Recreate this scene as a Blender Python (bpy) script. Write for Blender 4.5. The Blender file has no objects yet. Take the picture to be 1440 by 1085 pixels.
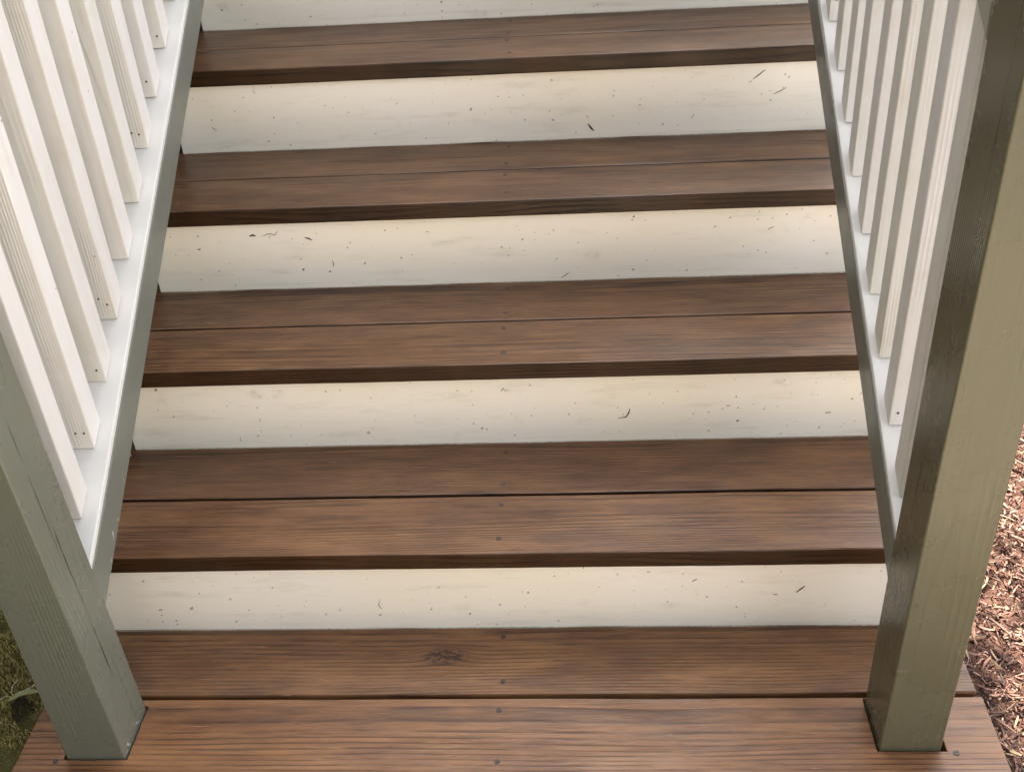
import bpy, bmesh, math, random
from mathutils import Vector, Matrix, noise as mnoise
random.seed(7)
scn = bpy.context.scene
C = scn.collection

# ------------------------------------------------------------------ camera
YAW, PITCH, ROLL = 0.0824, -0.5849, 0.0688
def cam_axes(a, b, c):
    Rz = Matrix.Rotation(a, 3, 'Z'); Rx = Matrix.Rotation(b, 3, 'X'); Ry = Matrix.Rotation(c, 3, 'Y')
    return Rz @ Rx @ Ry
M3 = cam_axes(YAW, PITCH, ROLL)
right, fwd, up = M3.col[0], M3.col[1], M3.col[2]
cam = bpy.data.cameras.new('camera'); cam_o = bpy.data.objects.new('camera', cam); C.objects.link(cam_o)
mw = Matrix((( right.x, up.x, -fwd.x, 0.1567), (right.y, up.y, -fwd.y, -1.0578), (right.z, up.z, -fwd.z, 1.370), (0, 0, 0, 1)))
cam_o.matrix_world = mw
cam.sensor_fit = 'HORIZONTAL'; cam.sensor_width = 36.0; cam.lens = 1526.2 / 1440 * 36.0
cam.clip_start = 0.02; cam.clip_end = 2000
scn.camera = cam_o

# ------------------------------------------------------------------ light
SUN_AZ, SUN_EL = math.radians(-4.0), math.radians(52.0)      # azimuth measured from +Y towards +X
world = bpy.data.worlds.new('World'); scn.world = world; world.use_nodes = True
wn = world.node_tree; wn.nodes.clear()
sky = wn.nodes.new('ShaderNodeTexSky'); sky.sky_type = 'NISHITA'; sky.sun_disc = False
sky.sun_elevation = SUN_EL; sky.sun_rotation = SUN_AZ
sky.air_density = 1.0; sky.dust_density = 2.5; sky.ozone_density = 1.0
hs = wn.nodes.new('ShaderNodeHueSaturation'); hs.inputs['Saturation'].default_value = 0.22
bg = wn.nodes.new('ShaderNodeBackground'); bg.inputs['Strength'].default_value = 0.097
wo = wn.nodes.new('ShaderNodeOutputWorld')
wn.links.new(sky.outputs[0], hs.inputs['Color']); wn.links.new(hs.outputs[0], bg.inputs['Color']); wn.links.new(bg.outputs[0], wo.inputs[0])
sun = bpy.data.lights.new('sun', 'SUN'); sun.energy = 4.5; sun.angle = math.radians(0.53); sun.color = (1.0, 0.90, 0.76)
sun_o = bpy.data.objects.new('sun', sun); C.objects.link(sun_o)
sd = Vector((math.sin(SUN_AZ) * math.cos(SUN_EL), math.cos(SUN_AZ) * math.cos(SUN_EL), math.sin(SUN_EL)))
sun_o.rotation_euler = sd.to_track_quat('Z', 'Y').to_euler(); sun_o.location = (3, 3, 9)
vs = scn.view_settings; vs.view_transform = 'Standard'; vs.look = 'None'; vs.gamma = 1.0; vs.use_curve_mapping = False
vs.exposure = 2.90
scn.cycles.max_bounces = 5; scn.cycles.diffuse_bounces = 4; scn.cycles.glossy_bounces = 2; scn.cycles.caustics_reflective = False
scn.cycles.use_adaptive_sampling = True; scn.cycles.adaptive_threshold = .02; scn.cycles.denoising_prefilter = 'NONE'

# ------------------------------------------------------------------ node helpers
class N:
    def __init__(s, name):
        s.m = bpy.data.materials.new(name); s.m.use_nodes = True
        s.t = s.m.node_tree; s.t.nodes.clear()
        s.out = s.t.nodes.new('ShaderNodeOutputMaterial')
        s.b = s.t.nodes.new('ShaderNodeBsdfPrincipled')
        s.t.links.new(s.b.outputs[0], s.out.inputs[0])
    def n(s, k): return s.t.nodes.new(k)
    def set(s, sock, v):
        if isinstance(v, bpy.types.NodeSocket): s.t.links.new(v, sock)
        elif v is not None: sock.default_value = v
    def math(s, op, a, b=None, c=None, clamp=False):
        x = s.n('ShaderNodeMath'); x.operation = op; x.use_clamp = clamp
        s.set(x.inputs[0], a); s.set(x.inputs[1], b); s.set(x.inputs[2], c); return x.outputs[0]
    def xyz(s, v):
        x = s.n('ShaderNodeSeparateXYZ'); s.set(x.inputs[0], v); return x.outputs
    def comb(s, a, b, c):
        x = s.n('ShaderNodeCombineXYZ'); s.set(x.inputs[0], a); s.set(x.inputs[1], b); s.set(x.inputs[2], c); return x.outputs[0]
    def vmul(s, v, w):
        x = s.n('ShaderNodeVectorMath'); x.operation = 'MULTIPLY'; s.set(x.inputs[0], v); s.set(x.inputs[1], w); return x.outputs[0]
    def vadd(s, v, w):
        x = s.n('ShaderNodeVectorMath'); x.operation = 'ADD'; s.set(x.inputs[0], v); s.set(x.inputs[1], w); return x.outputs[0]
    def noise(s, v, scale, detail=3, rough=.55, dist=0):
        x = s.n('ShaderNodeTexNoise'); s.set(x.inputs['Vector'], v); x.inputs['Scale'].default_value = scale
        x.inputs['Detail'].default_value = detail; x.inputs['Roughness'].default_value = rough; x.inputs['Distortion'].default_value = dist
        return x.outputs[0]
    def voro(s, v, scale, feat='F1', rnd=1.0):
        x = s.n('ShaderNodeTexVoronoi'); s.set(x.inputs['Vector'], v); x.feature = feat; x.inputs['Scale'].default_value = scale
        x.inputs['Randomness'].default_value = rnd; return x
    def ramp(s, f, stops, interp='LINEAR'):
        x = s.n('ShaderNodeValToRGB'); s.set(x.inputs[0], f); e = x.color_ramp; e.interpolation = interp
        while len(e.elements) < len(stops): e.elements.new(.5)
        for el, (p, c) in zip(e.elements, stops):
            el.position = p; el.color = (c, c, c, 1) if not hasattr(c, '__len__') else (*c, 1)
        return x.outputs[0]
    def maprange(s, f, a, b, c=0., d=1., smooth=True):
        x = s.n('ShaderNodeMapRange'); x.interpolation_type = 'SMOOTHSTEP' if smooth else 'LINEAR'
        s.set(x.inputs[0], f); s.set(x.inputs[1], a); s.set(x.inputs[2], b); s.set(x.inputs[3], c); s.set(x.inputs[4], d)
        return x.outputs[0]
    def mix(s, f, a, b, blend='MIX'):
        x = s.n('ShaderNodeMix'); x.data_type = 'RGBA'; x.blend_type = blend; x.clamp_factor = True
        s.set(x.inputs[0], f); s.set(x.inputs[6], (*a, 1) if isinstance(a, tuple) else a); s.set(x.inputs[7], (*b, 1) if isinstance(b, tuple) else b)
        return x.outputs[2]
    def bump(s, h, strength, dist, prev=None):
        x = s.n('ShaderNodeBump'); x.inputs['Strength'].default_value = strength; x.inputs['Distance'].default_value = dist
        s.set(x.inputs['Height'], h)
        if prev is not None: s.set(x.inputs['Normal'], prev)
        return x.outputs[0]
    def obj(s):
        return s.n('ShaderNodeTexCoord').outputs['Object']
    def info(s): return s.n('ShaderNodeObjectInfo').outputs

def ring_field(g, along, u, v, rnd, pitch, vc, wob):
    """growth rings of a log whose axis runs along `along`; u across the face, v its depth"""
    seed = g.math('MULTIPLY', rnd, 61.7)
    w1 = g.noise(g.comb(g.math('ADD', g.math('MULTIPLY', along, 1.1), seed), g.math('MULTIPLY', u, 5.), g.math('MULTIPLY', v, 5.)), 1.0, 2, .45)
    w2 = g.noise(g.comb(g.math('ADD', g.math('MULTIPLY', along, 7.), seed), g.math('MULTIPLY', u, 30.), g.math('MULTIPLY', v, 30.)), 1.0, 2, .5)
    uu = g.math('ADD', u, g.math('MULTIPLY_ADD', g.math('FRACT', g.math('MULTIPLY', rnd, 17.3)), .16, -.08))
    uu = g.math('ADD', uu, g.math('MULTIPLY_ADD', w1, wob, -wob / 2))
    uu = g.math('ADD', uu, g.math('MULTIPLY_ADD', w2, .004, -.002))
    vv = g.math('ADD', v, vc)
    r = g.math('SQRT', g.math('ADD', g.math('MULTIPLY', uu, uu), g.math('MULTIPLY', vv, vv)))
    return r

def mat_stain(name, knot=None, pitch=.0050, tone=1., soft=.22):
    g = N(name); o = g.obj(); i = g.info(); rnd = i['Random']; x, y, z = g.xyz(o)
    seed = g.math('MULTIPLY', rnd, 23.1)
    r = ring_field(g, x, y, z, rnd, pitch, .055, .05)
    kmask = None
    if knot:
        dx = g.math('SUBTRACT', x, knot[0]); dy = g.math('SUBTRACT', y, knot[1])
        q = g.math('ADD', g.math('MULTIPLY', g.math('MULTIPLY', dx, dx), 1 / .030 ** 2), g.math('MULTIPLY', g.math('MULTIPLY', dy, dy), 1 / .014 ** 2))
        ge = g.math('POWER', 2.718, g.math('MULTIPLY', q, -.55))
        r = g.math('ADD', r, g.math('MULTIPLY', ge, .012))
        sp = g.noise(g.comb(g.math('MULTIPLY', dx, 70.), g.math('MULTIPLY', dy, 150.), 0.), 1., 4, .75)
        kmask = g.math('MULTIPLY', g.maprange(ge, .20, .75), g.maprange(sp, .42, .52))
    fr = g.math('FRACT', g.math('DIVIDE', r, g.math('MULTIPLY_ADD', g.math('FRACT', g.math('MULTIPLY', rnd, 7.7)), .0022, pitch - .0011)))
    line = g.ramp(fr, [(0., .0), (.55, .03), (.76, .5), (.90, 1.), (.97, .8), (1., .0)])
    st = g.noise(g.comb(g.math('MULTIPLY_ADD', x, 6., seed), g.math('MULTIPLY', y, 30.), z), 1., 3, .6)
    stf = g.maprange(st, .34, .60, .15, 1.)
    line = g.math('MULTIPLY', line, stf)
    fib = g.noise(g.comb(g.math('MULTIPLY_ADD', x, 20., seed), g.math('MULTIPLY', y, 230.), g.math('MULTIPLY', z, 230.)), 1., 3, .6)
    fib2 = g.noise(g.comb(g.math('MULTIPLY_ADD', x, 8., seed), g.math('MULTIPLY', y, 110.), g.math('MULTIPLY', z, 110.)), 1., 4, .7)
    bl = g.noise(g.comb(g.math('MULTIPLY_ADD', x, 4.4, seed), g.math('MULTIPLY', y, 13.), z), 1., 4, .6)
    col = g.ramp(bl, [(.34 - .2 * soft, (.050, .021, .011)), (.5, (.116, .056, .026)), (.66 + .2 * soft, (.200, .103, .046))])
    col = g.mix(g.maprange(fib2, .3, .7, 0., .50), col, (.235, .119, .053))
    gr = g.noise(g.comb(g.math('MULTIPLY_ADD', x, 4.1, g.math('ADD', seed, 9.)), g.math('MULTIPLY', y, 17.), z), 1., 4, .65)
    col = g.mix(g.maprange(gr, .52, .70, 0., .50 * (1 - .75 * soft)), col, (.062, .036, .028))          # worn greyish patches
    col = g.mix(g.math('MULTIPLY', line, .86), col, (.030, .014, .009))
    col = g.mix(g.maprange(fib, .54, .74, 0., .42), col, (.040, .019, .012))
    lf = g.noise(g.comb(g.math('MULTIPLY_ADD', x, 14., seed), g.math('MULTIPLY', y, 330.), z), 1., 2, .5)
    col = g.mix(g.maprange(lf, .70, .78, 0., .6), col, (.40, .25, .14))               # pale raw fibres
    if kmask is not None: col = g.mix(g.math('MULTIPLY', kmask, .92), col, (.022, .012, .010))
    col = g.mix(1.0, col, i['Color'], 'MULTIPLY')
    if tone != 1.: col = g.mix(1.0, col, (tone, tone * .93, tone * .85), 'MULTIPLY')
    g.set(g.b.inputs['Base Color'], col)
    g.set(g.b.inputs['Roughness'], g.maprange(g.noise(g.comb(g.math('MULTIPLY', x, 5.), g.math('MULTIPLY', y, 30.), seed), 1., 3, .6), .3, .7, .30, .48))
    g.b.inputs['Specular IOR Level'].default_value = .32
    g.set(g.b.inputs['Normal'], g.bump(g.math('MULTIPLY_ADD', line, .7, g.math('MULTIPLY_ADD', fib2, .6, fib)), .6, .0008))
    return g.m

def mat_paint(name, col, axis='Z', dirt=(.35, .30, .22), dirt_amt=.25, rough=(.42, .62), grain=.5, specks=.0, speck_col=(.05, .035, .02), crack=None, chips=None, spec=.4):
    """brushed exterior paint over visible timber grain"""
    g = N(name); o = g.obj(); i = g.info(); rnd = i['Random']; X = g.xyz(o)
    if axis == 'Z': al, u, v = X[2], X[0], X[1]
    else: al, u, v = X[0], X[2], X[1]
    seed = g.math('MULTIPLY', rnd, 31.)
    uv = g.math('ADD', u, v)
    r = ring_field(g, al, uv, g.math('SUBTRACT', u, v), rnd, .004, .07, .10)
    fr = g.math('FRACT', g.math('DIVIDE', r, .0062))
    ring = g.ramp(fr, [(0., 0.), (.35, .2), (.7, 1.), (1., 0.)])
    patch = g.maprange(g.noise(g.comb(g.math('MULTIPLY_ADD', al, 3., seed), g.math('MULTIPLY', u, 9.), g.math('MULTIPLY', v, 9.)), 1., 2, .5), .42, .66)
    ring = g.math('MULTIPLY', ring, patch)
    fib = g.noise(g.comb(g.math('MULTIPLY_ADD', al, 9., seed), g.math('MULTIPLY', u, 330.), g.math('MULTIPLY', v, 330.)), 1., 3, .6)
    brush = g.noise(g.comb(g.math('MULTIPLY_ADD', al, 5., seed), g.math('MULTIPLY', u, 90.), g.math('MULTIPLY', v, 90.)), 1., 3, .6)
    d = g.noise(g.vadd(g.vmul(o, (9., 9., 9.)), g.comb(seed, 0., 0.)), 1., 5, .65)
    c = g.mix(g.maprange(d, .45, .75, 0., dirt_amt), col, dirt)
    c = g.mix(g.maprange(brush, .45, .8, 0., .16 * grain), c, dirt)
    c = g.mix(g.math('MULTIPLY', ring, .10 * grain), c, dirt)
    c = g.mix(1.0, c, i['Color'], 'MULTIPLY')
    h = g.math('MULTIPLY_ADD', fib, .5, g.math('MULTIPLY', ring, .9))
    if specks:
        vo = g.voro(g.vadd(g.vmul(o, (1., 1., .8)), g.comb(seed, seed, 0.)), specks)
        rs = g.xyz(vo.outputs['Color'])
        rad = g.math('MULTIPLY', g.maprange(rs[0], .72, 1., 0., 1., False), .055)
        m = g.math('LESS_THAN', vo.outputs['Distance'], rad)
        c = g.mix(g.math('MULTIPLY', m, g.math('MULTIPLY_ADD', rs[1], .6, .4)), c, speck_col)
    if crack:
        tot = None
        for (ax, pos, a0, a1, wdt, sd_) in crack:        # ax: which local axis crosses the check, pos on it, extent along the grain
            cr = X[ax]
            wob = g.noise(g.comb(g.math('MULTIPLY_ADD', al, 3., sd_), 0., 0.), 1., 3, .4)
            dd = g.math('ABSOLUTE', g.math('SUBTRACT', cr, g.math('MULTIPLY_ADD', wob, .014, pos - .007)))
            wn_ = g.noise(g.comb(g.math('MULTIPLY_ADD', al, 11., sd_ + 5.), 0., 0.), 1., 3, .6)
            ww = g.math('MULTIPLY', g.maprange(wn_, .36, .62), wdt)
            ends = g.math('MULTIPLY', g.maprange(al, a0, a0 + .08), g.math('SUBTRACT', 1., g.maprange(al, a1 - .08, a1)))
            mk = g.math('LESS_THAN', dd, g.math('MULTIPLY', ww, ends))
            tot = mk if tot is None else g.math('MAXIMUM', tot, mk)
        c = g.mix(tot, c, (.018, .017, .014))
        h = g.math('SUBTRACT', h, g.math('MULTIPLY', tot, 3.))
    if chips:
        ccol, thr, amt = chips
        cn = g.noise(g.vmul(o, (1., 1., .55)), 38., 5, .7)
        big = g.noise(g.vadd(o, g.comb(seed, 0., 0.)), 6., 2, .5)
        cm = g.math('MULTIPLY', g.maprange(cn, thr, thr + .015), g.maprange(big, .5, .58))
        c = g.mix(g.math('MULTIPLY', cm, amt), c, ccol)
        h = g.math('SUBTRACT', h, g.math('MULTIPLY', cm, .8))
    g.set(g.b.inputs['Base Color'], c)
    g.set(g.b.inputs['Roughness'], g.maprange(d, .3, .7, *rough))
    g.b.inputs['Specular IOR Level'].default_value = spec
    g.set(g.b.inputs['Normal'], g.bump(g.math('MULTIPLY_ADD', brush, .7, h), .45 * grain, .0010))
    return g.m

def mat_riser(name):
    g = N(name); o = g.obj(); i = g.info(); rnd = i['Random']; x, y, z = g.xyz(o)     # z measured from the foot of the riser
    seed = g.math('MULTIPLY', rnd, 41.)
    p = g.comb(g.math('ADD', x, seed), 0., z)
    c = None
    big = g.noise(g.vmul(p, (2.2, 1., 5.)), 1., 3, .5)
    col = g.mix(g.maprange(big, .40, .68, 0., .75), (.92, .85, .76), (.91, .83, .69))      # yellowed film
    sm = g.noise(g.vmul(p, (6., 1., 38.)), 1., 5, .65)
    col = g.mix(g.maprange(sm, .52, .80, 0., .36), col, (.42, .38, .25))
    cl = g.noise(g.vmul(p, (26., 1., 26.)), 1., 5, .7)
    col = g.mix(g.maprange(cl, .58, .80, 0., .22), col, (.40, .35, .25))
    gs = g.noise(g.vmul(p, (3.2, 1., 90.)), 1., 4, .6)                                     # scuffs just above the tread
    low = g.math('SUBTRACT', 1., g.maprange(z, .004, .034))
    col = g.mix(g.math('MULTIPLY', g.maprange(gs, .50, .68, 0., .22), low), col, (.42, .37, .27))
    ft = g.noise(g.vmul(p, (9., 1., 60.)), 1., 4, .65)
    foot = g.math('SUBTRACT', 1., g.maprange(z, .0, g.math('MULTIPLY_ADD', ft, .014, .001)))
    col = g.mix(g.math('MULTIPLY', foot, .08), col, (.40, .375, .33))
    # dirt specks of three sizes
    wv = g.math('MULTIPLY', g.noise(g.vmul(p, (160., 1., 160.)), 1., 2, .5), .008)
    wp = g.comb(g.math('ADD', g.math('ADD', x, seed), wv), g.math('ADD', z, wv), 0.)
    for sc_, lo, rr, dens in ((20., .52, .048, .9), (38., .58, .066, .75), (9., .50, .030, .95)):
        vo = g.voro(wp, sc_); vo.voronoi_dimensions = '2D'; rs = g.xyz(vo.outputs['Color'])
        rad = g.math('MULTIPLY', g.maprange(rs[0], lo, 1., 0., 1., False), rr)
        m = g.math('LESS_THAN', vo.outputs['Distance'], rad)
        col = g.mix(g.math('MULTIPLY', m, g.maprange(rs[1], .0, 1., .25, dens, False)), col, (.045, .032, .020))
    # faint smears
    vo = g.voro(g.vmul(p, (1., 1., 1.8)), 9.); rs = g.xyz(vo.outputs['Color'])
    m = g.math('MULTIPLY', g.math('SUBTRACT', 1., g.maprange(vo.outputs['Distance'], .02, .26)), g.maprange(rs[2], .70, .95))
    col = g.mix(g.math('MULTIPLY', m, g.maprange(cl, .42, .62, 0., .5)), col, (.36, .29, .18))
    g.set(g.b.inputs['Base Color'], col)
    g.set(g.b.inputs['Roughness'], g.maprange(sm, .3, .7, .32, .5))
    g.b.inputs['Specular IOR Level'].default_value = .45
    br = g.noise(g.vmul(p, (3., 1., 160.)), 1., 3, .6)
    g.set(g.b.inputs['Normal'], g.bump(g.math('ADD', br, cl), .14, .0012))
    return g.m

def mat_flat(name, col, rough=.6, metal=0., var=.0, scale=40., bump=.0):
    g = N(name); o = g.obj(); n_ = g.noise(o, scale, 4, .6)
    g.set(g.b.inputs['Base Color'], g.mix(g.maprange(n_, .3, .7, 0., 1.), tuple(k * (1 - var) for k in col), tuple(k * (1 + var) for k in col)))
    g.b.inputs['Roughness'].default_value = rough; g.b.inputs['Metallic'].default_value = metal
    if bump: g.set(g.b.inputs['Normal'], g.bump(n_, .6, bump))
    return g.m

def mat_attr(name, rough=.75, fine=300., trans=0.):
    g = N(name); a = g.n('ShaderNodeVertexColor'); a.layer_name = 'col'
    n_ = g.noise(g.obj(), fine, 3, .6)
    g.set(g.b.inputs['Base Color'], g.mix(g.maprange(n_, .3, .7, 0., 1.), g.mix(1., a.outputs[0], (.72, .70, .68), 'MULTIPLY'), g.mix(1., a.outputs[0], (1.25, 1.22, 1.2), 'MULTIPLY')))
    g.b.inputs['Roughness'].default_value = rough; g.b.inputs['Specular IOR Level'].default_value = .25
    return g.m

STAIN = mat_stain('stained_fir')
STAIN_EDGE = mat_stain('dark_edge_stain', pitch=.0058, tone=.34)  # darker copy of the stain for front and back edge faces
STAIN_KNOT = mat_stain('stained_fir_knotty', knot=(-.0897, .0035), pitch=.0058)
STAIN_WIDE = mat_stain('stained_fir_wide_grain', pitch=.0070, soft=.6)
RISER = mat_riser('cream_riser_paint')
WHITE = mat_paint('white_baluster_paint', (.65, .63, .61), dirt=(.48, .41, .30), dirt_amt=.28, grain=1.3, specks=24., speck_col=(.12, .08, .05))
WHITE_RAIL = mat_paint('white_rail_paint', (.63, .61, .58), axis='X', dirt=(.52, .46, .36), dirt_amt=.18, grain=.4, specks=16., speck_col=(.14, .10, .06))
GREEN_L = mat_paint('sage_post_paint', (.138, .140, .110), dirt=(.13, .13, .09), dirt_amt=.30, rough=(.22, .36), grain=1.0,
                    crack=[(1, -.002, .17, .60, .0012, 3.), (1, -.010, .45, .95, .0008, 11.), (1, .012, .10, .32, .0007, 5.)], chips=((.62, .60, .54), .735, .9), spec=.3)
GREEN_R = mat_paint('sage_post_paint_worn', (.100, .092, .058), dirt=(.115, .11, .07), dirt_amt=.30, rough=(.20, .34), grain=1.0,
                    crack=[(1, .006, .16, .75, .0013, 7.), (1, -.014, .45, 1.25, .0009, 21.), (0, .030, .75, 1.25, .0004, 2.)], spec=.3)
GREEN_RAIL = mat_paint('sage_rail_paint', (.148, .150, .126), axis='X', dirt=(.12, .13, .09), dirt_amt=.25, rough=(.30, .46), grain=.5, chips=((.55, .42, .28), .70, .9), spec=.5)
DARK = mat_flat('dark_underside_timber', (.030, .022, .016), .8, var=.3)
SCREW = mat_flat('weathered_screw', (.045, .034, .028), .55, .2, .4, 300.)
RUST = mat_flat('rusty_nail', (.085, .040, .018), .7, 0., .4, 400.)
FLECK = mat_flat('dried_dirt_fleck', (.06, .042, .026), .8, 0., .4, 400.)
CAULK = mat_flat('dirty_caulk', (.33, .30, .25), .6, 0., .35, 120., .002)

# ------------------------------------------------------------------ object helpers
def link(o, parent=None, loc=None):
    C.objects.link(o)
    if loc is not None: o.location = loc
    if parent is not None: o.parent = parent
    return o
def mesh_obj(name, bm, mat, parent=None, loc=(0, 0, 0), smooth=False, bevel=0.0, segs=2):
    me = bpy.data.meshes.new(name); bm.normal_update(); bm.to_mesh(me); bm.free()
    if mat: me.materials.append(mat)
    if smooth:
        for p in me.polygons: p.use_smooth = True
    o = bpy.data.objects.new(name, me); link(o, parent, loc)
    if bevel:
        md = o.modifiers.new('bevel', 'BEVEL'); md.width = bevel; md.segments = segs; md.limit_method = 'ANGLE'; md.angle_limit = math.radians(40)
        md.harden_normals = False
    return o
def thing(name, label, cat, loc=(0, 0, 0), group=None):
    o = bpy.data.objects.new(name, None); o.empty_display_size = .1; link(o, None, loc)
    o['label'] = label; o['category'] = cat
    if group: o['group'] = group
    return o
def tag(o, label, cat, group=None):
    o['label'] = label; o['category'] = cat
    if group: o['group'] = group
    return o
def structure(o): o['kind'] = 'structure'; return o

def grid_plate(xs, ys, z0, z1, holes=()):
    """board from a grid of cells with rectangular holes, closed sides"""
    bm = bmesh.new(); nx, ny = len(xs), len(ys)
    solid = [[not any(h[0] - 1e-6 <= xs[i] and xs[i + 1] <= h[1] + 1e-6 and h[2] - 1e-6 <= ys[j] and ys[j + 1] <= h[3] + 1e-6 for h in holes) for j in range(ny - 1)] for i in range(nx - 1)]
    vt, vb = {}, {}
    def T(i, j):
        if (i, j) not in vt: vt[i, j] = bm.verts.new((xs[i], ys[j], z1))
        return vt[i, j]
    def B(i, j):
        if (i, j) not in vb: vb[i, j] = bm.verts.new((xs[i], ys[j], z0))
        return vb[i, j]
    S = lambda i, j: 0 <= i < nx - 1 and 0 <= j < ny - 1 and solid[i][j]
    for i in range(nx - 1):
        for j in range(ny - 1):
            if not solid[i][j]: continue
            bm.faces.new((T(i, j), T(i + 1, j), T(i + 1, j + 1), T(i, j + 1)))
            bm.faces.new((B(i, j), B(i, j + 1), B(i + 1, j + 1), B(i + 1, j)))
            if not S(i, j - 1): bm.faces.new((B(i, j), B(i + 1, j), T(i + 1, j), T(i, j)))
            if not S(i, j + 1): bm.faces.new((B(i + 1, j + 1), B(i, j + 1), T(i, j + 1), T(i + 1, j + 1)))
            if not S(i - 1, j): bm.faces.new((B(i, j + 1), B(i, j), T(i, j), T(i, j + 1)))
            if not S(i + 1, j): bm.faces.new((B(i + 1, j), B(i + 1, j + 1), T(i + 1, j + 1), T(i + 1, j)))
    return bm
def lin(a, b, n): return [a + (b - a) * k / n for k in range(n + 1)]
def wobble(bm, amp, seed, fx=4.0):
    """sawn edges are never dead straight: move long edges a little"""
    for v in bm.verts:
        s = seed + (11 if v.co.y > 0 else 0)
        v.co.y += amp * (mnoise.noise((v.co.x * fx, s, 0)) + .4 * mnoise.noise((v.co.x * fx * 6, s, 3)))
        v.co.z += amp * .5 * mnoise.noise((v.co.x * fx * .6, s, 7))

def box_bm(x0, x1, y0, y1, z0, z1):
    return grid_plate([x0, x1], [y0, y1], z0, z1)

def disc_mesh(name, r, mat, n=10, recess=True):
    bm = bmesh.new()
    rings = [(r * 1.0, .0), (r * .92, .0007), (r * .45, .0006), (r * .3, .0001)] if recess else [(r, 0), (r * .8, .0012), (r * .3, .0016)]
    prev = None
    for rr, h in rings:
        cur = [bm.verts.new((rr * math.cos(a * 2 * math.pi / n), rr * math.sin(a * 2 * math.pi / n), h)) for a in range(n)]
        if prev:
            for k in range(n): bm.faces.new((prev[k], prev[(k + 1) % n], cur[(k + 1) % n], cur[k]))
        prev = cur
    bm.faces.new(prev)
    me = bpy.data.meshes.new(name); bm.to_mesh(me); bm.free(); me.materials.append(mat); return me
SCREW_ME = disc_mesh('screw', .0047, SCREW)
NAIL_ME = disc_mesh('nail_head', .0019, RUST, 8, False)
def add_screw(board, wx, wy, me=SCREW_ME, name='screw'):
    s = bpy.data.objects.new(name, me); link(s, board); s.location = (wx, wy, board['top'] + .0002)
    s.rotation_euler = (random.uniform(-.08, .08), random.uniform(-.08, .08), random.uniform(0, 6)); return s

# ------------------------------------------------------------------ measured dimensions (metres)
W2 = .5761                       # half the clear width between the railings
RISE, RUN, Y0 = .1791, .2879, .2565
NOSE, THICK = .0093, .0333
GAPY = .1089                     # joint between the two landing boards
NSTEP = 7
SLOPE = RISE / RUN
GROUND = -.125

# ------------------------------------------------------------------ ground
def mat_ground(name, c1, c2, c3, sc=14., bd=.02):
    g = N(name); o = g.obj(); a = g.noise(o, sc, 6, .65); b_ = g.noise(o, sc * 9, 5, .7)
    c = g.ramp(a, [(.3, c1), (.5, c2), (.7, c3)]); c = g.mix(g.maprange(b_, .4, .7, 0., .6), c, c1)
    g.set(g.b.inputs['Base Color'], c); g.b.inputs['Roughness'].default_value = .9; g.b.inputs['Specular IOR Level'].default_value = .15
    g.set(g.b.inputs['Normal'], g.bump(g.math('ADD', a, b_), .8, bd)); return g.m
bm = bmesh.new()
def ring_xs(r0, r1): return
gx = [-300, -60, -15, -5] + lin(-3, 3, 60) + [5, 15, 60, 300]
gy = [-300, -60, -15, -5] + lin(-3, 3, 60) + [5, 15, 60, 300]
gv = [[bm.verts.new((x, y, GROUND - .012 + (.012 * mnoise.noise((x * 3, y * 3, 1)) if abs(x) < 3 and abs(y) < 3 else 0))) for y in gy] for x in gx]
for i in range(len(gx) - 1):
    for j in range(len(gy) - 1): bm.faces.new((gv[i][j], gv[i + 1][j], gv[i + 1][j + 1], gv[i][j + 1]))
structure(mesh_obj('ground', bm, mat_ground('garden_soil', (.030, .022, .015), (.060, .044, .028), (.085, .070, .038), 5.), smooth=True))

def sheet(name, x0, x1, y0, y1, z, n, amp, mat):
    bm = bmesh.new(); xs, ys = lin(x0, x1, n), lin(y0, y1, n)
    gv = [[bm.verts.new((x, y, z + amp * mnoise.noise((x * 6, y * 6, 4)) + .4 * amp * mnoise.noise((x * 22, y * 22, 9)))) for y in ys] for x in xs]
    for i in range(n):
        for j in range(n): bm.faces.new((gv[i][j], gv[i + 1][j], gv[i + 1][j + 1], gv[i][j + 1]))
    return structure(mesh_obj(name, bm, mat, smooth=True))
sheet('mulch_bed_soil', .70, 4.2, -.55, 3.2, GROUND + .006, 90, .016, mat_ground('mulch_base', (.05, .026, .020), (.13, .066, .048), (.19, .10, .075), 60., .01))
sheet('moss_bed', -4.2, -.70, -.3, 3.2, GROUND + .006, 90, .018, mat_ground('moss_base', (.035, .030, .012), (.095, .085, .026), (.14, .115, .04), 30., .010))
# unseen path in front of the steps: added to throw warm light at the front faces
path_mat = mat_ground('pale_bounce_gravel', (.48, .41, .32), (.58, .50, .40), (.64, .56, .46), 40., .006)
structure(mesh_obj('bounce_paving', grid_plate(lin(1.9, 9, 6), lin(-12, 14, 10), GROUND - .05, GROUND + .02), mat_ground('grey_bounce_paving', (.17, .18, .20), (.22, .23, .25), (.26, .27, .29), 8., .003)))  # unseen paving added to set the bounce light from the right
sheet('bounce_path', -.30, 2.6, -9.0, -.30, GROUND + .001, 40, .003, path_mat)

# ------------------------------------------------------------------ staircase
stair = thing('staircase', 'brown stained wooden stairs with cream painted risers between two railings', 'staircase', (0, .25, GROUND))
def sp(x, y, z): return (x - stair.location.x, y - stair.location.y, z - stair.location.z)

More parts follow.
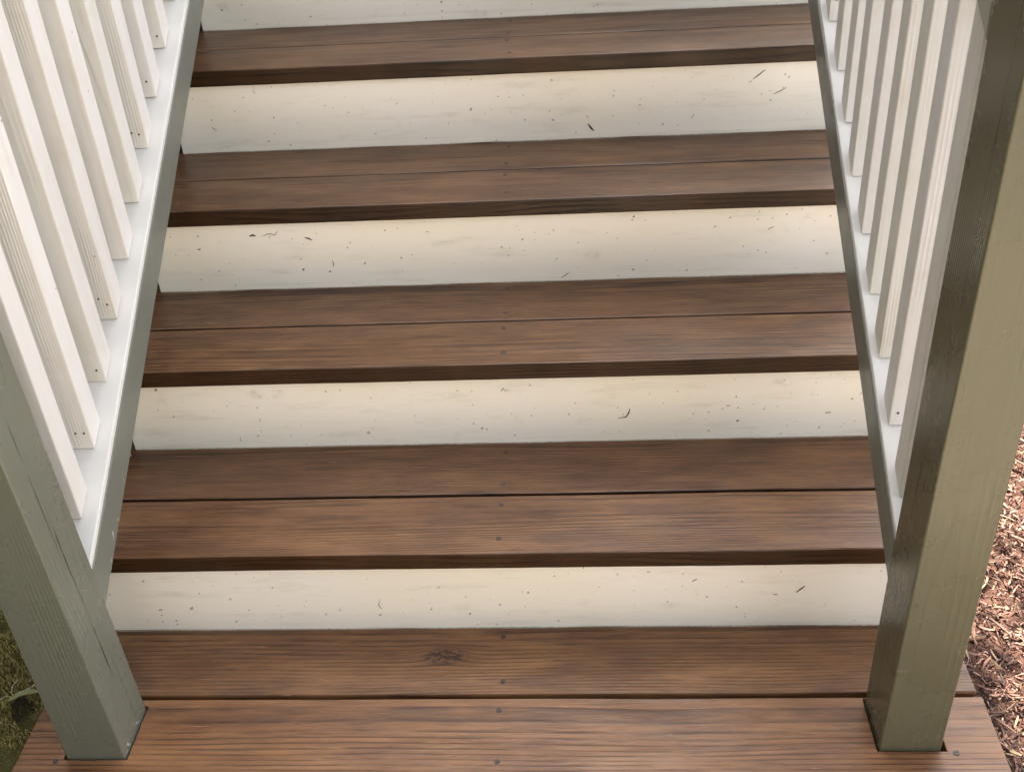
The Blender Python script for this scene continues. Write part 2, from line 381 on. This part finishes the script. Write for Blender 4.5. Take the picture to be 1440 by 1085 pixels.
XL, XR = -.735, .748            # tread ends, hidden below the railings
def tread_board(y0, y1, ztop, mat, tint, seed, x0=XL, x1=XR, name='tread_board', holes=None, thick=THICK, bevel=.0030):
    cy = (y0 + y1) / 2
    if holes:
        xs = sorted(set(lin(x0, x1, 40) + [h for q in holes for h in q[:2]])); ys = sorted({y0 - cy, y1 - cy} | {h - cy for q in holes for h in q[2:]})
        bm = grid_plate(xs, ys, -thick / 2, thick / 2, [(q[0], q[1], q[2] - cy, q[3] - cy) for q in holes])
        for v in bm.verts:
            if v.co.y > y1 - cy - 1e-4: v.co.y += .0010 * mnoise.noise((v.co.x * 5, seed, 0))
    else:
        bm = grid_plate(lin(x0, x1, 48), [y0 - cy, y1 - cy], -thick / 2, thick / 2); wobble(bm, .0012, seed)
    o = mesh_obj(name, bm, mat, stair, sp(0, cy, ztop - thick / 2), bevel=bevel)
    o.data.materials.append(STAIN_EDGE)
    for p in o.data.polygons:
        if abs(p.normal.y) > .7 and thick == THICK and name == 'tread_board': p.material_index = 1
    o.color = (*tint, 1); o['top'] = thick / 2; o['wy'] = cy
    return o
def board_screws(o, pts):
    for (x, y) in pts: add_screw(o, x, y - o['wy'])

# landing: the front board is notched round both posts, the back board butts the first riser
POST_L = (-.6615, -.5675, -.0093, .0882)
POST_R = (.5770, .6675, .0060, .0986)
hl = (POST_L[0] - .0045, POST_L[1] + .0028, POST_L[2] - .0022, POST_L[3] + .0030)
hr_ = (POST_R[0] - .0028, POST_R[1] + .0075, POST_R[2] - .0022, POST_R[3] + .0030)
lf = tread_board(-.0395, GAPY - .0046, 0, STAIN_WIDE, (1.24, 1.17, 1.12), 1.3, -.7395, .7565, 'landing_board', [hl, hr_])
board_screws(lf, [(.007, .081), (.009, -.015), (.6877, .0006), (-.6769, -.0151)])
lb = tread_board(GAPY + .0046, Y0 + .012, 0, STAIN_KNOT, (1.06, 1.03, 1.0), 2.7, -.7435, .7515, 'landing_board')
board_screws(lb, [(.010, .139), (.006, .236)])

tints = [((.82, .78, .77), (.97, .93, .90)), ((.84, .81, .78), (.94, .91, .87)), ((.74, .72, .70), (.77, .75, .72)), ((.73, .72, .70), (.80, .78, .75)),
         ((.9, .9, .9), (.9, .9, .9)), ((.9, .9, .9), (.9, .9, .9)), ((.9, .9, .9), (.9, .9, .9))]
risers = []
for s in range(1, NSTEP + 1):
    yr = Y0 + (s - 1) * RUN; zt = s * RISE
    yf = yr - NOSE; yg = yf + .1493; gap = (.0056, .0040, .0036, .0034, .003, .003, .003)[s - 1]
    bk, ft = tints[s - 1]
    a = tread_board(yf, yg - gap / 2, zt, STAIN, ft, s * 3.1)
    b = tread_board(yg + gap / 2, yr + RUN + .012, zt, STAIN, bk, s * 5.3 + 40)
    board_screws(a, [(.004 + .003 * s, yf + .036), (.006, yf + .122)]); board_screws(b, [(.006, yg + .030), (.007, yg + .122)])
    # riser: stands on the tread below, tucked under the nosing
    bm = grid_plate(lin(-.695, .722, 40), [0, .020], .0012, RISE - THICK - .0005)
    for v in bm.verts:
        if v.co.z < .02: v.co.z += .0007 * mnoise.noise((v.co.x * 14, s, 0))
        v.co.y += .0012 * mnoise.noise((v.co.x * 2.2, s * 3, v.co.z * 9))
    r = mesh_obj('riser', bm, RISER, stair, sp(0, yr, (s - 1) * RISE), bevel=.0015); risers.append(r)
    # bead of old paint and caulk along the foot
    bm = bmesh.new(); prev = None
    for k, x in enumerate(lin(-.693, .72, 150)):
        n1 = mnoise.noise((x * 9, s * 7, 1)); n2 = mnoise.noise((x * 40, s * 7, 5))
        h = max(.0003, .0011 + .0012 * n1 + .0006 * n2); d = max(.0003, .0008 + .0008 * n1)
        cur = [bm.verts.new((x, -d, .0004)), bm.verts.new((x, -d * .6, h * .7)), bm.verts.new((x, .0006, h))]
        if prev:
            for q in range(2): bm.faces.new((prev[q], cur[q], cur[q + 1], prev[q + 1]))
        prev = cur
    mesh_obj('caulk_bead', bm, CAULK, r, (0, 0, 0), smooth=True)
# stringers carry the treads under both railings
for sx in (-1, 1):
    bm = bmesh.new(); prof = [(Y0 + .03, GROUND - .03)]
    for s in range(NSTEP):
        prof += [(Y0 + .022 + s * RUN, s * RISE - .035 if s else GROUND - .02), (Y0 + .022 + s * RUN, (s + 1) * RISE - THICK - .001), (Y0 + .022 + (s + 1) * RUN, (s + 1) * RISE - THICK - .001)]
    prof = prof[1:]
    prof += [(Y0 + .022 + NSTEP * RUN, GROUND - .02)]
    xa = -.690 if sx < 0 else .652
    va = [bm.verts.new((xa, y - .25, z - GROUND)) for y, z in prof]; vb = [bm.verts.new((xa + .038, y - .25, z - GROUND)) for y, z in prof]
    bm.faces.new(va); bm.faces.new(vb[::-1])
    for k in range(len(prof)): bm.faces.new((va[k], vb[k], vb[(k + 1) % len(prof)], va[(k + 1) % len(prof)]))
    bmesh.ops.recalc_face_normals(bm, faces=bm.faces[:])
    mesh_obj('stringer', bm, DARK, stair)
# landing frame below the boards
for (x0, x1, y0, y1) in ((-.72, .735, .045, .085), (-.72, .735, .205, .25)):
    zb = GROUND - .02
    mesh_obj('landing_joist', box_bm(x0 + .115, x1 - .115, y0 - .25, y1 - .25, zb - GROUND, -THICK - .001 - GROUND), DARK, stair)

# dirt flecks stuck to the risers: little bent slivers, at the spots seen
def fleck(rs, pts, w, name='dirt_fleck'):
    bm = bmesh.new(); n = len(pts); prev = None
    for k, (x, z) in enumerate(pts):
        a = pts[max(0, k - 1)]; b = pts[min(n - 1, k + 1)]; t = Vector((b[0] - a[0], b[1] - a[1])).normalized(); nn = Vector((-t.y, t.x))
        ww = w * .72 * (1.0 if 0 < k < n - 1 else .35)
        cur = [bm.verts.new((x + nn.x * ww, -.0002, z + nn.y * ww)), bm.verts.new((x, -.0014, z)), bm.verts.new((x - nn.x * ww, -.0002, z - nn.y * ww))]
        if prev:
            for q in range(2): bm.faces.new((prev[q], prev[q + 1], cur[q + 1], cur[q]))
        prev = cur
    return mesh_obj(name, bm, FLECK, risers[rs - 1], (0, 0, 0))
F = [(2, [(.233, .073), (.231, .063), (.226, .054), (.212, .052)], .0022), (2, [(.004, .116), (.008, .122), (.013, .116), (.017, .119)], .0014),
     (4, [(.172, .033), (.178, .024), (.184, .018)], .0030), (1, [(.492, .078), (.499, .085), (.505, .092)], .0022),
     (3, [(-.382, .112), (-.374, .110), (-.368, .106)], .0022), (3, [(-.49, .119), (-.483, .121), (-.477, .119)], .0032), (3, [(-.462, .119), (-.45, .123), (-.44, .120), (-.432, .127)], .0010),
     (3, [(.112, .008), (.120, .013), (.128, .020)], .0010), (3, [(-.335, .061), (-.334, .053), (-.335, .047)], .0013), (4, [(.505, .112), (.515, .120), (.528, .130)], .0016), (4, [(.497, .106), (.503, .109)], .0012),
     (4, [(.548, .080), (.562, .086), (.573, .093)], .0011), (3, [(.505, .098), (.516, .103)], .0010), (2, [(.404, .074), (.410, .074)], .0024), (2, [(.579, .054), (.588, .055)], .0022), (4, [(-.620, .058), (-.611, .050)], .0012),
     (4, [(-.507, .022), (-.500, .0225)], .0026), (4, [(-.516, .142), (-.516, .128), (-.511, .126)], .0007), (1, [(-.20, .070), (-.204, .058), (-.200, .050)], .0009), (1, [(.322, .105), (.329, .110)], .0018), (1, [(.455, .074), (.462, .0735)], .0018),
     (2, [(-.49, .017), (-.488, .026)], .0014), (2, [(-.455, .028), (-.451, .030)], .0018), (4, [(.385, .036), (.389, .044)], .0016), (3, [(-.145, .115), (-.139, .116)], .0014), (1, [(-.588, .050), (-.582, .052)], .0020), (1, [(-.565, .024), (-.561, .025)], .0016)]
for rs, pts, w in F: fleck(rs, pts, w)
# painted-over nail heads in the risers
for rs, x, z in ((1, .006, .127), (2, .012, .118), (4, .02, .125), (3, .03, .12)):
    s_ = bpy.data.objects.new('nail_head', disc_mesh('riser_nail_head', .0042, RISER, 12)); link(s_, risers[rs - 1], (x, -.0004, z)); s_.rotation_euler = (math.pi / 2, 0, 0)

# ------------------------------------------------------------------ railings
def make_post(parent, P, lean, mat, top=1.16, seed=0):
    x0, x1, y0, y1 = P; bx, by = parent.location.x, parent.location.y
    bm = grid_plate([x0 - bx, x1 - bx], [y0 - by, y1 - by], 0, 1)
    zs = lin(GROUND - .10, top, 26); bm.free(); bm = bmesh.new(); prev = None
    for z in zs:
        q = [(x0 + lean[0] * z, y0), (x1 + lean[1] * z, y0), (x1 + lean[2] * z, y1), (x0 + lean[3] * z, y1)]
        cur = [bm.verts.new((x - bx + .0007 * mnoise.noise((z * 3, seed, k)), y - by + .0007 * mnoise.noise((z * 3, seed + 5, k)), z - GROUND)) for k, (x, y) in enumerate(q)]
        if prev:
            for k in range(4): bm.faces.new((prev[k], prev[(k + 1) % 4], cur[(k + 1) % 4], cur[k]))
        else: bm.faces.new(cur[::-1])
        prev = cur
    bm.faces.new(prev)
    return mesh_obj('newel_post', bm, mat, parent, bevel=.0028, segs=3)

def sloped_bar(parent, name, xa, xb, zlow, zhigh, ya, yb, zat, mat, bevel=.002, seed=0):
    """bar following the stair slope; zlow/zhigh vertical offsets from the line z = zat + SLOPE*(y-ya); local X runs along the bar"""
    ang = math.atan(SLOPE); L = (yb - ya) / math.cos(ang); ca = math.cos(ang)
    bm = bmesh.new(); prev = None
    for s in lin(0, L, 40):
        cur = []
        for k, (x, h) in enumerate(((xa, zlow), (xb, zlow), (xb, zhigh), (xa, zhigh))):
            # point at run position y, vertical offset h, written in the bar's own frame (X along, Y = -world x, Z normal)
            cur.append(bm.verts.new((s + h * math.sin(ang), -x + .0006 * mnoise.noise((s * 5, seed, k)), h * ca + .0005 * mnoise.noise((s * 5, seed + 3, k)))))
        if prev:
            for k in range(4): bm.faces.new((prev[k], prev[(k + 1) % 4], cur[(k + 1) % 4], cur[k]))
        else: bm.faces.new(cur[::-1])
        prev = cur
    bm.faces.new(prev); bmesh.ops.recalc_face_normals(bm, faces=bm.faces[:])
    o = mesh_obj(name, bm, mat, parent, bevel=bevel)
    o.rotation_euler = Matrix(((0, -1, 0), (math.cos(ang), 0, -math.sin(ang)), (math.sin(ang), 0, math.cos(ang)))).to_euler()
    o.location = (0 - parent.location.x, ya - parent.location.y, zat - parent.location.z)
    return o

def railing(side, label, P, lean, pmat, zr, b0, bs, inset, nb, base_y):
    root = thing('stair_railing', label, 'railing', (side * .62, base_y, GROUND), 'railings on both sides of the stairs')
    make_post(root, P, lean, pmat, seed=side * 3)
    yb = Y0 + NSTEP * RUN + .05; ya = P[3] + .0005
    zl = zr + SLOPE * (ya - .089)
    inner = side * (W2 + (.0024 if side > 0 else -.0010)); outer = side * (W2 + .089)
    lo, hi = min(inner, outer), max(inner, outer)
    sloped_bar(root, 'bottom_rail', lo, hi, -.0845, -.0125, ya, yb, zl, GREEN_RAIL, .0022, side)
    cap = sloped_bar(root, 'rail_cap', lo + (.0012 if side > 0 else 0), hi - (.0012 if side < 0 else 0), -.0122, 0, ya, yb, zl, WHITE_RAIL, .0018, side + 9)
    zh = 1.008 if side > 0 else .995
    zh += SLOPE * (ya - .089)
    sloped_bar(root, 'handrail', lo, hi, 0, .044, ya, yb, zh, GREEN_RAIL, .004, side + 4)
    # balusters, cut to the slope at both ends, standing clear of the cap by a hair
    xi = side * (W2 + inset); bw, bd = .0385, .0397
    xa, xb = (xi - bw, xi) if side < 0 else (xi, xi + bw)
    hgt = zh - zr
    me = None
    for k in range(nb):
        y = b0 + k * bs; z = zr + SLOPE * (y - .089)
        if me is None:
            bm = bmesh.new(); prev = None
            for f in [0, .004, .02] + lin(.06, 1, 12):
                cur = []
                for q, (xx, yy) in enumerate(((xa - xi, 0), (xb - xi, 0), (xb - xi, bd), (xa - xi, bd))):
                    zz = .0021 + SLOPE * yy + f * (hgt - .003)
                    cur.append(bm.verts.new((xx + .0004 * mnoise.noise((f * 5, q, side)), yy + .0004 * mnoise.noise((f * 5, q, side + 7)), zz)))
                if prev:
                    for q in range(4): bm.faces.new((prev[q], prev[(q + 1) % 4], cur[(q + 1) % 4], cur[q]))
                else: bm.faces.new(cur[::-1])
                prev = cur
            bm.faces.new(prev)
            o = mesh_obj('baluster', bm, WHITE, root, bevel=.0018, segs=2); me = o.data
        else:
            o = bpy.data.objects.new('baluster', me); link(o, root)
            md = o.modifiers.new('bevel', 'BEVEL'); md.width = .0018; md.segments = 2; md.limit_method = 'ANGLE'; md.angle_limit = math.radians(40)
        o.location = (xi - root.location.x + random.uniform(-.0012, .0012), y - root.location.y + random.uniform(-.0015, .0015), z - root.location.z)
        o.rotation_euler = (random.uniform(-.003, .003), random.uniform(-.003, .003), random.uniform(-.012, .012))
        t = random.uniform(.95, 1.02); o.color = (t, t * random.uniform(.985, 1.), t * random.uniform(.96, 1.), 1)
        for m_ in range(random.choice((0, 0, 1, 2))):
            nl = bpy.data.objects.new('nail_head', NAIL_ME); link(nl, o)
            nl.location = ((-1 if side < 0 else 1) * (.010 + .013 * m_ + random.uniform(-.002, .002)), -.0002, .034 + random.uniform(-.012, .012)); nl.rotation_euler = (math.pi / 2, 0, 0)
    return root

RAIL_L = railing(-1, 'left railing with pale sage post and white balusters beside mossy ground', POST_L, (-.003, -.017, -.014, -.003), GREEN_L, .3062, .1505, .0955, .0229, 20, .04)
railing(1, 'right railing with olive sage post and cream balusters beside wood mulch', POST_R, (.009, .005, .004, .0015), GREEN_R, .3326, .1455, .0915, .0138, 21, .05)

# loose paint: flakes lifting along the foot of the left post, chips along the edge of the left rail
CHIP = mat_flat('flaking_primer', (.40, .39, .34), .7, 0., .2, 200.)
def paint_chip(parent, pts, mat=CHIP):
    bm = bmesh.new(); top = [bm.verts.new(Vector(p) - parent.location) for p in pts]; off = Vector((.0006, 0, 0))
    bot = [bm.verts.new(Vector(p) - parent.location - off) for p in pts]; bm.faces.new(top); n = len(pts)
    for k in range(n): bm.faces.new((top[k], bot[k], bot[(k + 1) % n], top[(k + 1) % n]))
    return mesh_obj('paint_chip', bm, mat, parent)
rc = random.Random(21)
for k in range(7):
    y = rc.uniform(.0, .062); z = .0016 + rc.random() ** 2 * .012; a = rc.uniform(.0012, .0042); b = rc.uniform(.001, .003)
    x = -.5672 - .017 * z
    paint_chip(RAIL_L, [(x, y - a, z), (x + .0004, y - a * .3, z + b * rc.uniform(.6, 1.2)), (x + .0003, y + a, z + b * .6), (x + .0003, y + a * .5, z - b * .4)])
for (y, z, a, b) in ((.176, .294, .003, .006), (.1735, .288, .0016, .003), (.1475, .2655, .0016, .004), (.140, .258, .0014, .003), (.1285, .2505, .0014, .003), (.205, .2985, .001, .002), (.255, .337, .001, .0022), (.30, .352, .001, .002)):
    x = -.5748
    paint_chip(RAIL_L, [(x, y - a, z - b), (x, y - a * .4, z + b), (x, y + a, z + b * .7), (x, y + a * .2, z - b * .4)])

# ------------------------------------------------------------------ unseen house behind the stairs, height and corner set to shade them
HX1 = .52; HY = 3.75
def mat_clap(): return mat_paint('dark_clapboard_stain', (.075, .070, .055), axis='X', grain=.4)
house = thing('house', 'unseen dark clapboard house wall and porch set to shade the stairs', 'house', (-3, HY, GROUND))
DECKZ = (NSTEP + 1) * RISE
hb = lambda x0, x1, y0, y1, z0, z1: box_bm(x0 + 3, x1 + 3, y0 - HY, y1 - HY, z0 - GROUND, z1 - GROUND)
mesh_obj('wall', hb(-8, HX1, HY, HY + 7, GROUND - .1, 4.90), mat_clap(), house)
clap = mat_clap()
bmc = bmesh.new()
for k in range(28):
    z = DECKZ + .02 + k * .16
    if z + .16 > 4.90: break
    o = mesh_obj('clapboard', box_bm(-5 + .001, HX1 + 3 - .001, -.022, -.001, z - GROUND, z + .157 - GROUND), clap, house)
bmc.free()
DY0 = Y0 + NSTEP * RUN + .014
for k in range(10):
    y = DY0 + k * .146
    if y + .142 > HY - .02: break
    o = mesh_obj('deck_board', hb(-4, HX1 - .1, y, y + .142, DECKZ - THICK, DECKZ), STAIN, house); o.color = (.9, .9, .9, 1)
mesh_obj('porch_skirt', hb(-4, HX1 - .12, DY0 + .01, DY0 + .03, GROUND - .05, DECKZ - THICK - .002), DARK, house)
bm = bmesh.new()
E = [(-8.4, HY - .5, 4.80), (HX1 + .02, HY - .5, 4.80), (HX1 + .02, HY + 3.5, 6.2), (-8.4, HY + 3.5, 6.2), (HX1 + .02, HY + 7.5, 5.0), (-8.4, HY + 7.5, 5.0)]
lo = [bm.verts.new((x + 3, y - HY, z - GROUND)) for x, y, z in E]; hi2 = [bm.verts.new((x + 3, y - HY, z + .15 - GROUND)) for x, y, z in E]
for vs_ in (lo, hi2):
    bm.faces.new((vs_[0], vs_[1], vs_[2], vs_[3])); bm.faces.new((vs_[3], vs_[2], vs_[4], vs_[5]))
for a_, b_ in ((0, 1), (1, 2), (2, 4), (4, 5), (5, 3), (3, 0)): bm.faces.new((lo[a_], lo[b_], hi2[b_], hi2[a_]))
bmesh.ops.recalc_face_normals(bm, faces=bm.faces[:])
mesh_obj('roof', bm, mat_flat('roof_shingle', (.07, .065, .06), .9, 0., .3, 30.), house)

# ------------------------------------------------------------------ unseen planting: hedges and shrub added to block light, tree to dapple the mulch
def leaf_cloud(name, centers, n, size, mat, parent, seed, cols):
    r_ = random.Random(seed); V_, F_, K_ = [], [], []
    for k in range(n):
        c, rad = r_.choice(centers); c = Vector(c)
        d = Vector((r_.gauss(0, 1), r_.gauss(0, 1), r_.gauss(0, 1))).normalized() * r_.uniform(.45, 1.) ** .6
        p = c + Vector((d.x * rad[0], d.y * rad[1], d.z * rad[2]))
        a = Vector((r_.gauss(0, 1), r_.gauss(0, 1), r_.gauss(0, .6))).normalized(); b_ = a.cross(Vector((r_.gauss(0, 1), r_.gauss(0, 1), r_.gauss(0, 1)))).normalized(); s_ = size * r_.uniform(.6, 1.3)
        i0 = len(V_); V_ += [tuple(p - a * s_), tuple(p + b_ * s_ * .45 - a * s_ * .1), tuple(p + a * s_), tuple(p - b_ * s_ * .45 - a * s_ * .1)]
        F_.append((i0, i0 + 1, i0 + 2, i0 + 3)); K_ += [r_.choice(cols)] * 4
    o = color_mesh(name, V_, F_, K_, mat); o.parent = parent; return o
def color_mesh(name, verts, faces, cols, mat):
    me = bpy.data.meshes.new(name); me.from_pydata(verts, [], faces); me.materials.append(mat)
    ca = me.color_attributes.new('col', 'FLOAT_COLOR', 'POINT')
    flat = []
    for c in cols: flat += [c[0], c[1], c[2], 1.]
    ca.data.foreach_set('color', flat)
    o = bpy.data.objects.new(name, me); C.objects.link(o); return o
LEAF = mat_attr('green_leaf', .55, 30.); BARK = mat_flat('grey_bark', (.10, .085, .065), .9, 0., .4, 60., .01)
GREENS = [(.070, .090, .022), (.095, .110, .028), (.050, .070, .018), (.120, .120, .035)]
def limb(name, pts, r0, r1, parent):
    bm = bmesh.new(); prev = None; n = len(pts)
    for k, p in enumerate(pts):
        r = r0 + (r1 - r0) * k / (n - 1)
        cur = [bm.verts.new((p[0] + r * math.cos(a * .785), p[1] + r * math.sin(a * .785), p[2])) for a in range(8)]
        if prev:
            for j in range(8): bm.faces.new((prev[j], prev[(j + 1) % 8], cur[(j + 1) % 8], cur[j]))
        prev = cur
    return mesh_obj(name, bm, BARK, parent, smooth=True)
def hedge(label, x0, x1, y0, y1, h, seed):
    t = thing('blocker_hedge', label, 'hedge', ((x0 + x1) / 2, (y0 + y1) / 2, GROUND), 'unseen hedges added to block light')
    r_ = random.Random(seed); lx, ly = (x1 - x0) / 2, (y1 - y0) / 2; cs = []
    for k in range(int(8 * lx * max(1, ly)) + 14):
        cs.append(((r_.uniform(-lx, lx), r_.uniform(-ly, ly), r_.uniform(.3, h - .6)), (.8, .6, .7)))
    leaf_cloud('foliage', cs, int(1100 * (lx * 2) * max(1., ly) * h / 3), .11, LEAF, t, seed, GREENS)
    bmc_ = box_bm(-lx * .96, lx * .96, -ly * .6, ly * .6, 0, h - .6); mesh_obj('inner_branches', bmc_, mat_flat('hedge_twigs', (.03, .035, .014), .9, 0., .4, 8.), t)
    return t
hedge('unseen tall green hedge added behind the viewer to cut front light', -7, 2.6, -6.4, -5.4, 3.6, 5)  # added out of view to cut sky light from the front
hedge('unseen green hedge added on the mossy side to block left light', -3.2, -2.4, -4.4, 3.4, 6.5, 8)  # added out of view to block light from the left
shrub = thing('blocker_shrub', 'unseen dark green shrub added to darken the front of the left post', 'shrub', (-1.30, -.90, GROUND))  # added out of view to shade the left post's front face
limb('stem', [(0, 0, 0), (.02, .0, .3), (.0, .02, .7)], .03, .012, shrub)
leaf_cloud('foliage', [((0, 0, .62), (.52, .45, .62)), ((.1, -.1, .85), (.4, .36, .5))], 7000, .035, LEAF, shrub, 12, GREENS[:3])
tree = thing('maple_sapling', 'young leafy tree beside the house corner above the mulch', 'tree', (1.75, 2.3, GROUND))
limb('trunk', [(0, 0, 0), (-.02, -.02, .6), (-.10, -.08, 1.2), (-.30, -.2, 1.7), (-.6, -.4, 2.1)], .035, .010, tree)
limb('branch', [(-.10, -.08, 1.2), (-.05, .05, 1.7), (.0, .05, 2.3)], .018, .006, tree)
leaf_cloud('crown', [((-.70, -.50, 2.05), (.40, .45, .25)), ((-.35, -.25, 2.1), (.35, .40, .3)), ((-.05, .05, 2.2), (.35, .35, .35))], 190, .050, LEAF, tree, 4, GREENS)

# ------------------------------------------------------------------ mulch and moss
rng = random.Random(3)
def mulch_h(x, y): return GROUND + .012 + .022 * mnoise.noise((x * 6, y * 6, 4)) + .014 * mnoise.noise((x * 17, y * 17, 2))
V, Fc, Co = [], [], []
PAL = [((.22, .105, .080), 5), ((.29, .150, .115), 4), ((.13, .060, .045), 4), ((.38, .25, .16), 1.4), ((.07, .042, .034), 3), ((.32, .19, .14), 2), ((.46, .33, .21), .4)]
pc = [p for p, w in PAL]; pw = [w for p, w in PAL]
def chip(x, y, z, L, w, t, yaw, tilt, roll, bend, col, seg=3):
    base = len(V); cy_, sy_ = math.cos(yaw), math.sin(yaw); ct, st = math.cos(tilt), math.sin(tilt); cr, sr = math.cos(roll), math.sin(roll)
    ph = rng.uniform(0, 6)
    for k in range(seg + 1):
        f = k / seg; lx = (f - .5) * L; taper = .35 + .65 * math.sin(math.pi * min(.96, max(.12, f + rng.uniform(-.06, .06)))); lz0 = bend * L * (4 * (f - .5) ** 2 - .5); ly0 = .08 * L * math.sin(ph + f * 3)
        for (a, b) in ((-.5, -.5), (.5, -.5), (.5, .5), (-.5, .5)):
            ly = a * w * taper; lz = b * t * taper
            ly, lz = ly * cr - lz * sr, ly * sr + lz * cr
            ly += ly0; lz += lz0
            X_ = lx * ct - lz * st; Z_ = lx * st + lz * ct
            V.append((x + X_ * cy_ - ly * sy_, y + X_ * sy_ + ly * cy_, z + Z_))
            j = rng.uniform(.60, 1.0); Co.append((col[0] * j * .97, col[1] * j * 1.08, col[2] * j * 1.10))
    for k in range(seg):
        a = base + 4 * k
        for q in range(4): Fc.append((a + q, a + (q + 1) % 4, a + 4 + (q + 1) % 4, a + 4 + q))
    Fc.append((base + 3, base + 2, base + 1, base)); e = base + 4 * seg; Fc.append((e, e + 1, e + 2, e + 3))
def in_view_mulch():
    while True:
        x = rng.uniform(.762, 1.45); y = rng.uniform(-.35, 1.35)
        if x < .762 + .0: continue
        return x, y
for k in range(24000):
    x, y = in_view_mulch(); s = rng.random()
    L = .005 + .026 * s ** 2; w = rng.uniform(.0010, .0030) + .07 * L
    col = rng.choices(pc, pw)[0]
    chip(x + L * .2, y, mulch_h(x, y) + rng.uniform(-.008, .006), L, w, rng.uniform(.0008, .0022), rng.uniform(0, 6.28), rng.gauss(0, .35), rng.uniform(-1, 1), rng.uniform(-.12, .2), col)
for k in range(420):
    x, y = in_view_mulch(); L = rng.uniform(.025, .075) * rng.uniform(.6, 1.); w = rng.uniform(.0025, .007)
    if x - L * .5 < .762: x += L * .5
    col = rng.choices([(.45, .31, .18), (.52, .39, .24), (.33, .18, .125), (.25, .125, .09), (.10, .055, .04), (.38, .22, .15)], [1.6, .9, 2.5, 3, 2.5, 2])[0]
    chip(x, y, mulch_h(x, y) + rng.uniform(.002, .010), L, w, rng.uniform(.0012, .0030), rng.uniform(0, 6.28), rng.gauss(0, .16), rng.uniform(-.6, .6), rng.uniform(-.04, .10), col, 4)
o = color_mesh('wood_mulch', V, Fc, Co, mat_attr('shredded_wood', .7, 500.))
o['kind'] = 'stuff'; tag(o, 'reddish brown shredded wood mulch in patchy sun right of the stairs', 'mulch')

V, Fc, Co = [], [], []
def moss_h(x, y): return GROUND + .012 + .024 * mnoise.noise((x * 7, y * 7, 14)) + .014 * mnoise.noise((x * 21, y * 21, 8))
for k in range(60000):
    x = rng.uniform(-1.30, -.750); y = rng.uniform(-.25, .85)
    dens = mnoise.noise((x * 8, y * 8, 33))
    z = moss_h(x, y); L = rng.uniform(.003, .008); yaw = rng.uniform(0, 6.28); w = rng.uniform(.0007, .0014)
    hx, hy = math.cos(yaw) * L * rng.uniform(.2, .9), math.sin(yaw) * L * rng.uniform(.2, .9)
    px_, py_ = -math.sin(yaw) * w, math.cos(yaw) * w
    c = rng.choices([(.30, .26, .085), (.38, .32, .12), (.21, .18, .065), (.30, .21, .085), (.44, .37, .18)], [4, 3, 3, 2, 1])[0]
    if dens < -.36: c = (.045, .035, .025)
    b = len(V); V += [(x + px_, y + py_, z - .003), (x - px_, y - py_, z - .003), (x + hx * .6 - px_ * .8, y + hy * .6 - py_ * .8, z + L * .6), (x + hx * .6 + px_ * .8, y + hy * .6 + py_ * .8, z + L * .6), (x + hx, y + hy, z + L * .7)]
    Co += [c] * 5; Fc += [(b, b + 1, b + 2, b + 3), (b + 3, b + 2, b + 4)]
o = color_mesh('moss', V, Fc, Co, mat_attr('moss_fronds', .8, 300.))
o['kind'] = 'stuff'; tag(o, 'olive brown moss covering the ground left of the stairs', 'moss')

# a small weed with pale roots by the landing corner
weed = thing('weed', 'pale green torn weed leaf with straw coloured roots at the landing corner', 'weed', (-.862, .195, GROUND + .02))
def tube(name, pts, r, mat, parent):
    bm = bmesh.new(); prev = None
    for k, p in enumerate(pts):
        p = Vector(p); q = Vector(pts[min(k + 1, len(pts) - 1)]) - Vector(pts[max(k - 1, 0)]); q.normalize(); u = q.cross(Vector((0, 0, 1))); u = u.normalized() if u.length > 1e-4 else Vector((1, 0, 0)); v = q.cross(u)
        cur = [bm.verts.new(p + r * (math.cos(a) * u + math.sin(a) * v)) for a in (0, 1.26, 2.51, 3.77, 5.03)]
        if prev:
            for j in range(5): bm.faces.new((prev[j], prev[(j + 1) % 5], cur[(j + 1) % 5], cur[j]))
        prev = cur
    return mesh_obj(name, bm, mat, parent, smooth=True)
straw = mat_flat('pale_root', (.36, .32, .22), .7, 0., .25, 200.)
tube('root', [(-.012, .035, .012), (-.014, .018, .014), (-.008, .002, .016), (.000, -.006, .014), (.012, .006, .016), (.030, .020, .016)], .0011, straw, weed)
tube('root', [(-.030, -.012, .010), (-.015, -.004, .014), (.0, -.008, .013)], .0009, straw, weed)
tube('root', [(.01, .03, .012), (.02, .045, .010), (.045, .05, .012)], .0008, straw, weed)
bm = bmesh.new(); rows = []
for k in range(9):
    f = k / 8; rows.append([bm.verts.new((-.006 + .042 * f, -.020 + .028 * f + s * (.002 + .006 * math.sin(math.pi * (.15 + .8 * f))) * (1 + .25 * math.sin(9 * f + s)), .014 + .006 * math.sin(4 * f) + (.004 if s else 0.))) for s in (-1, 0, 1)])
for k in range(8):
    for s in range(2): bm.faces.new((rows[k][s], rows[k + 1][s], rows[k + 1][s + 1], rows[k][s + 1]))
mesh_obj('leaf', bm, mat_flat('yellow_green_leaf', (.17, .175, .06), .55, 0., .25, 90.), weed, smooth=True)
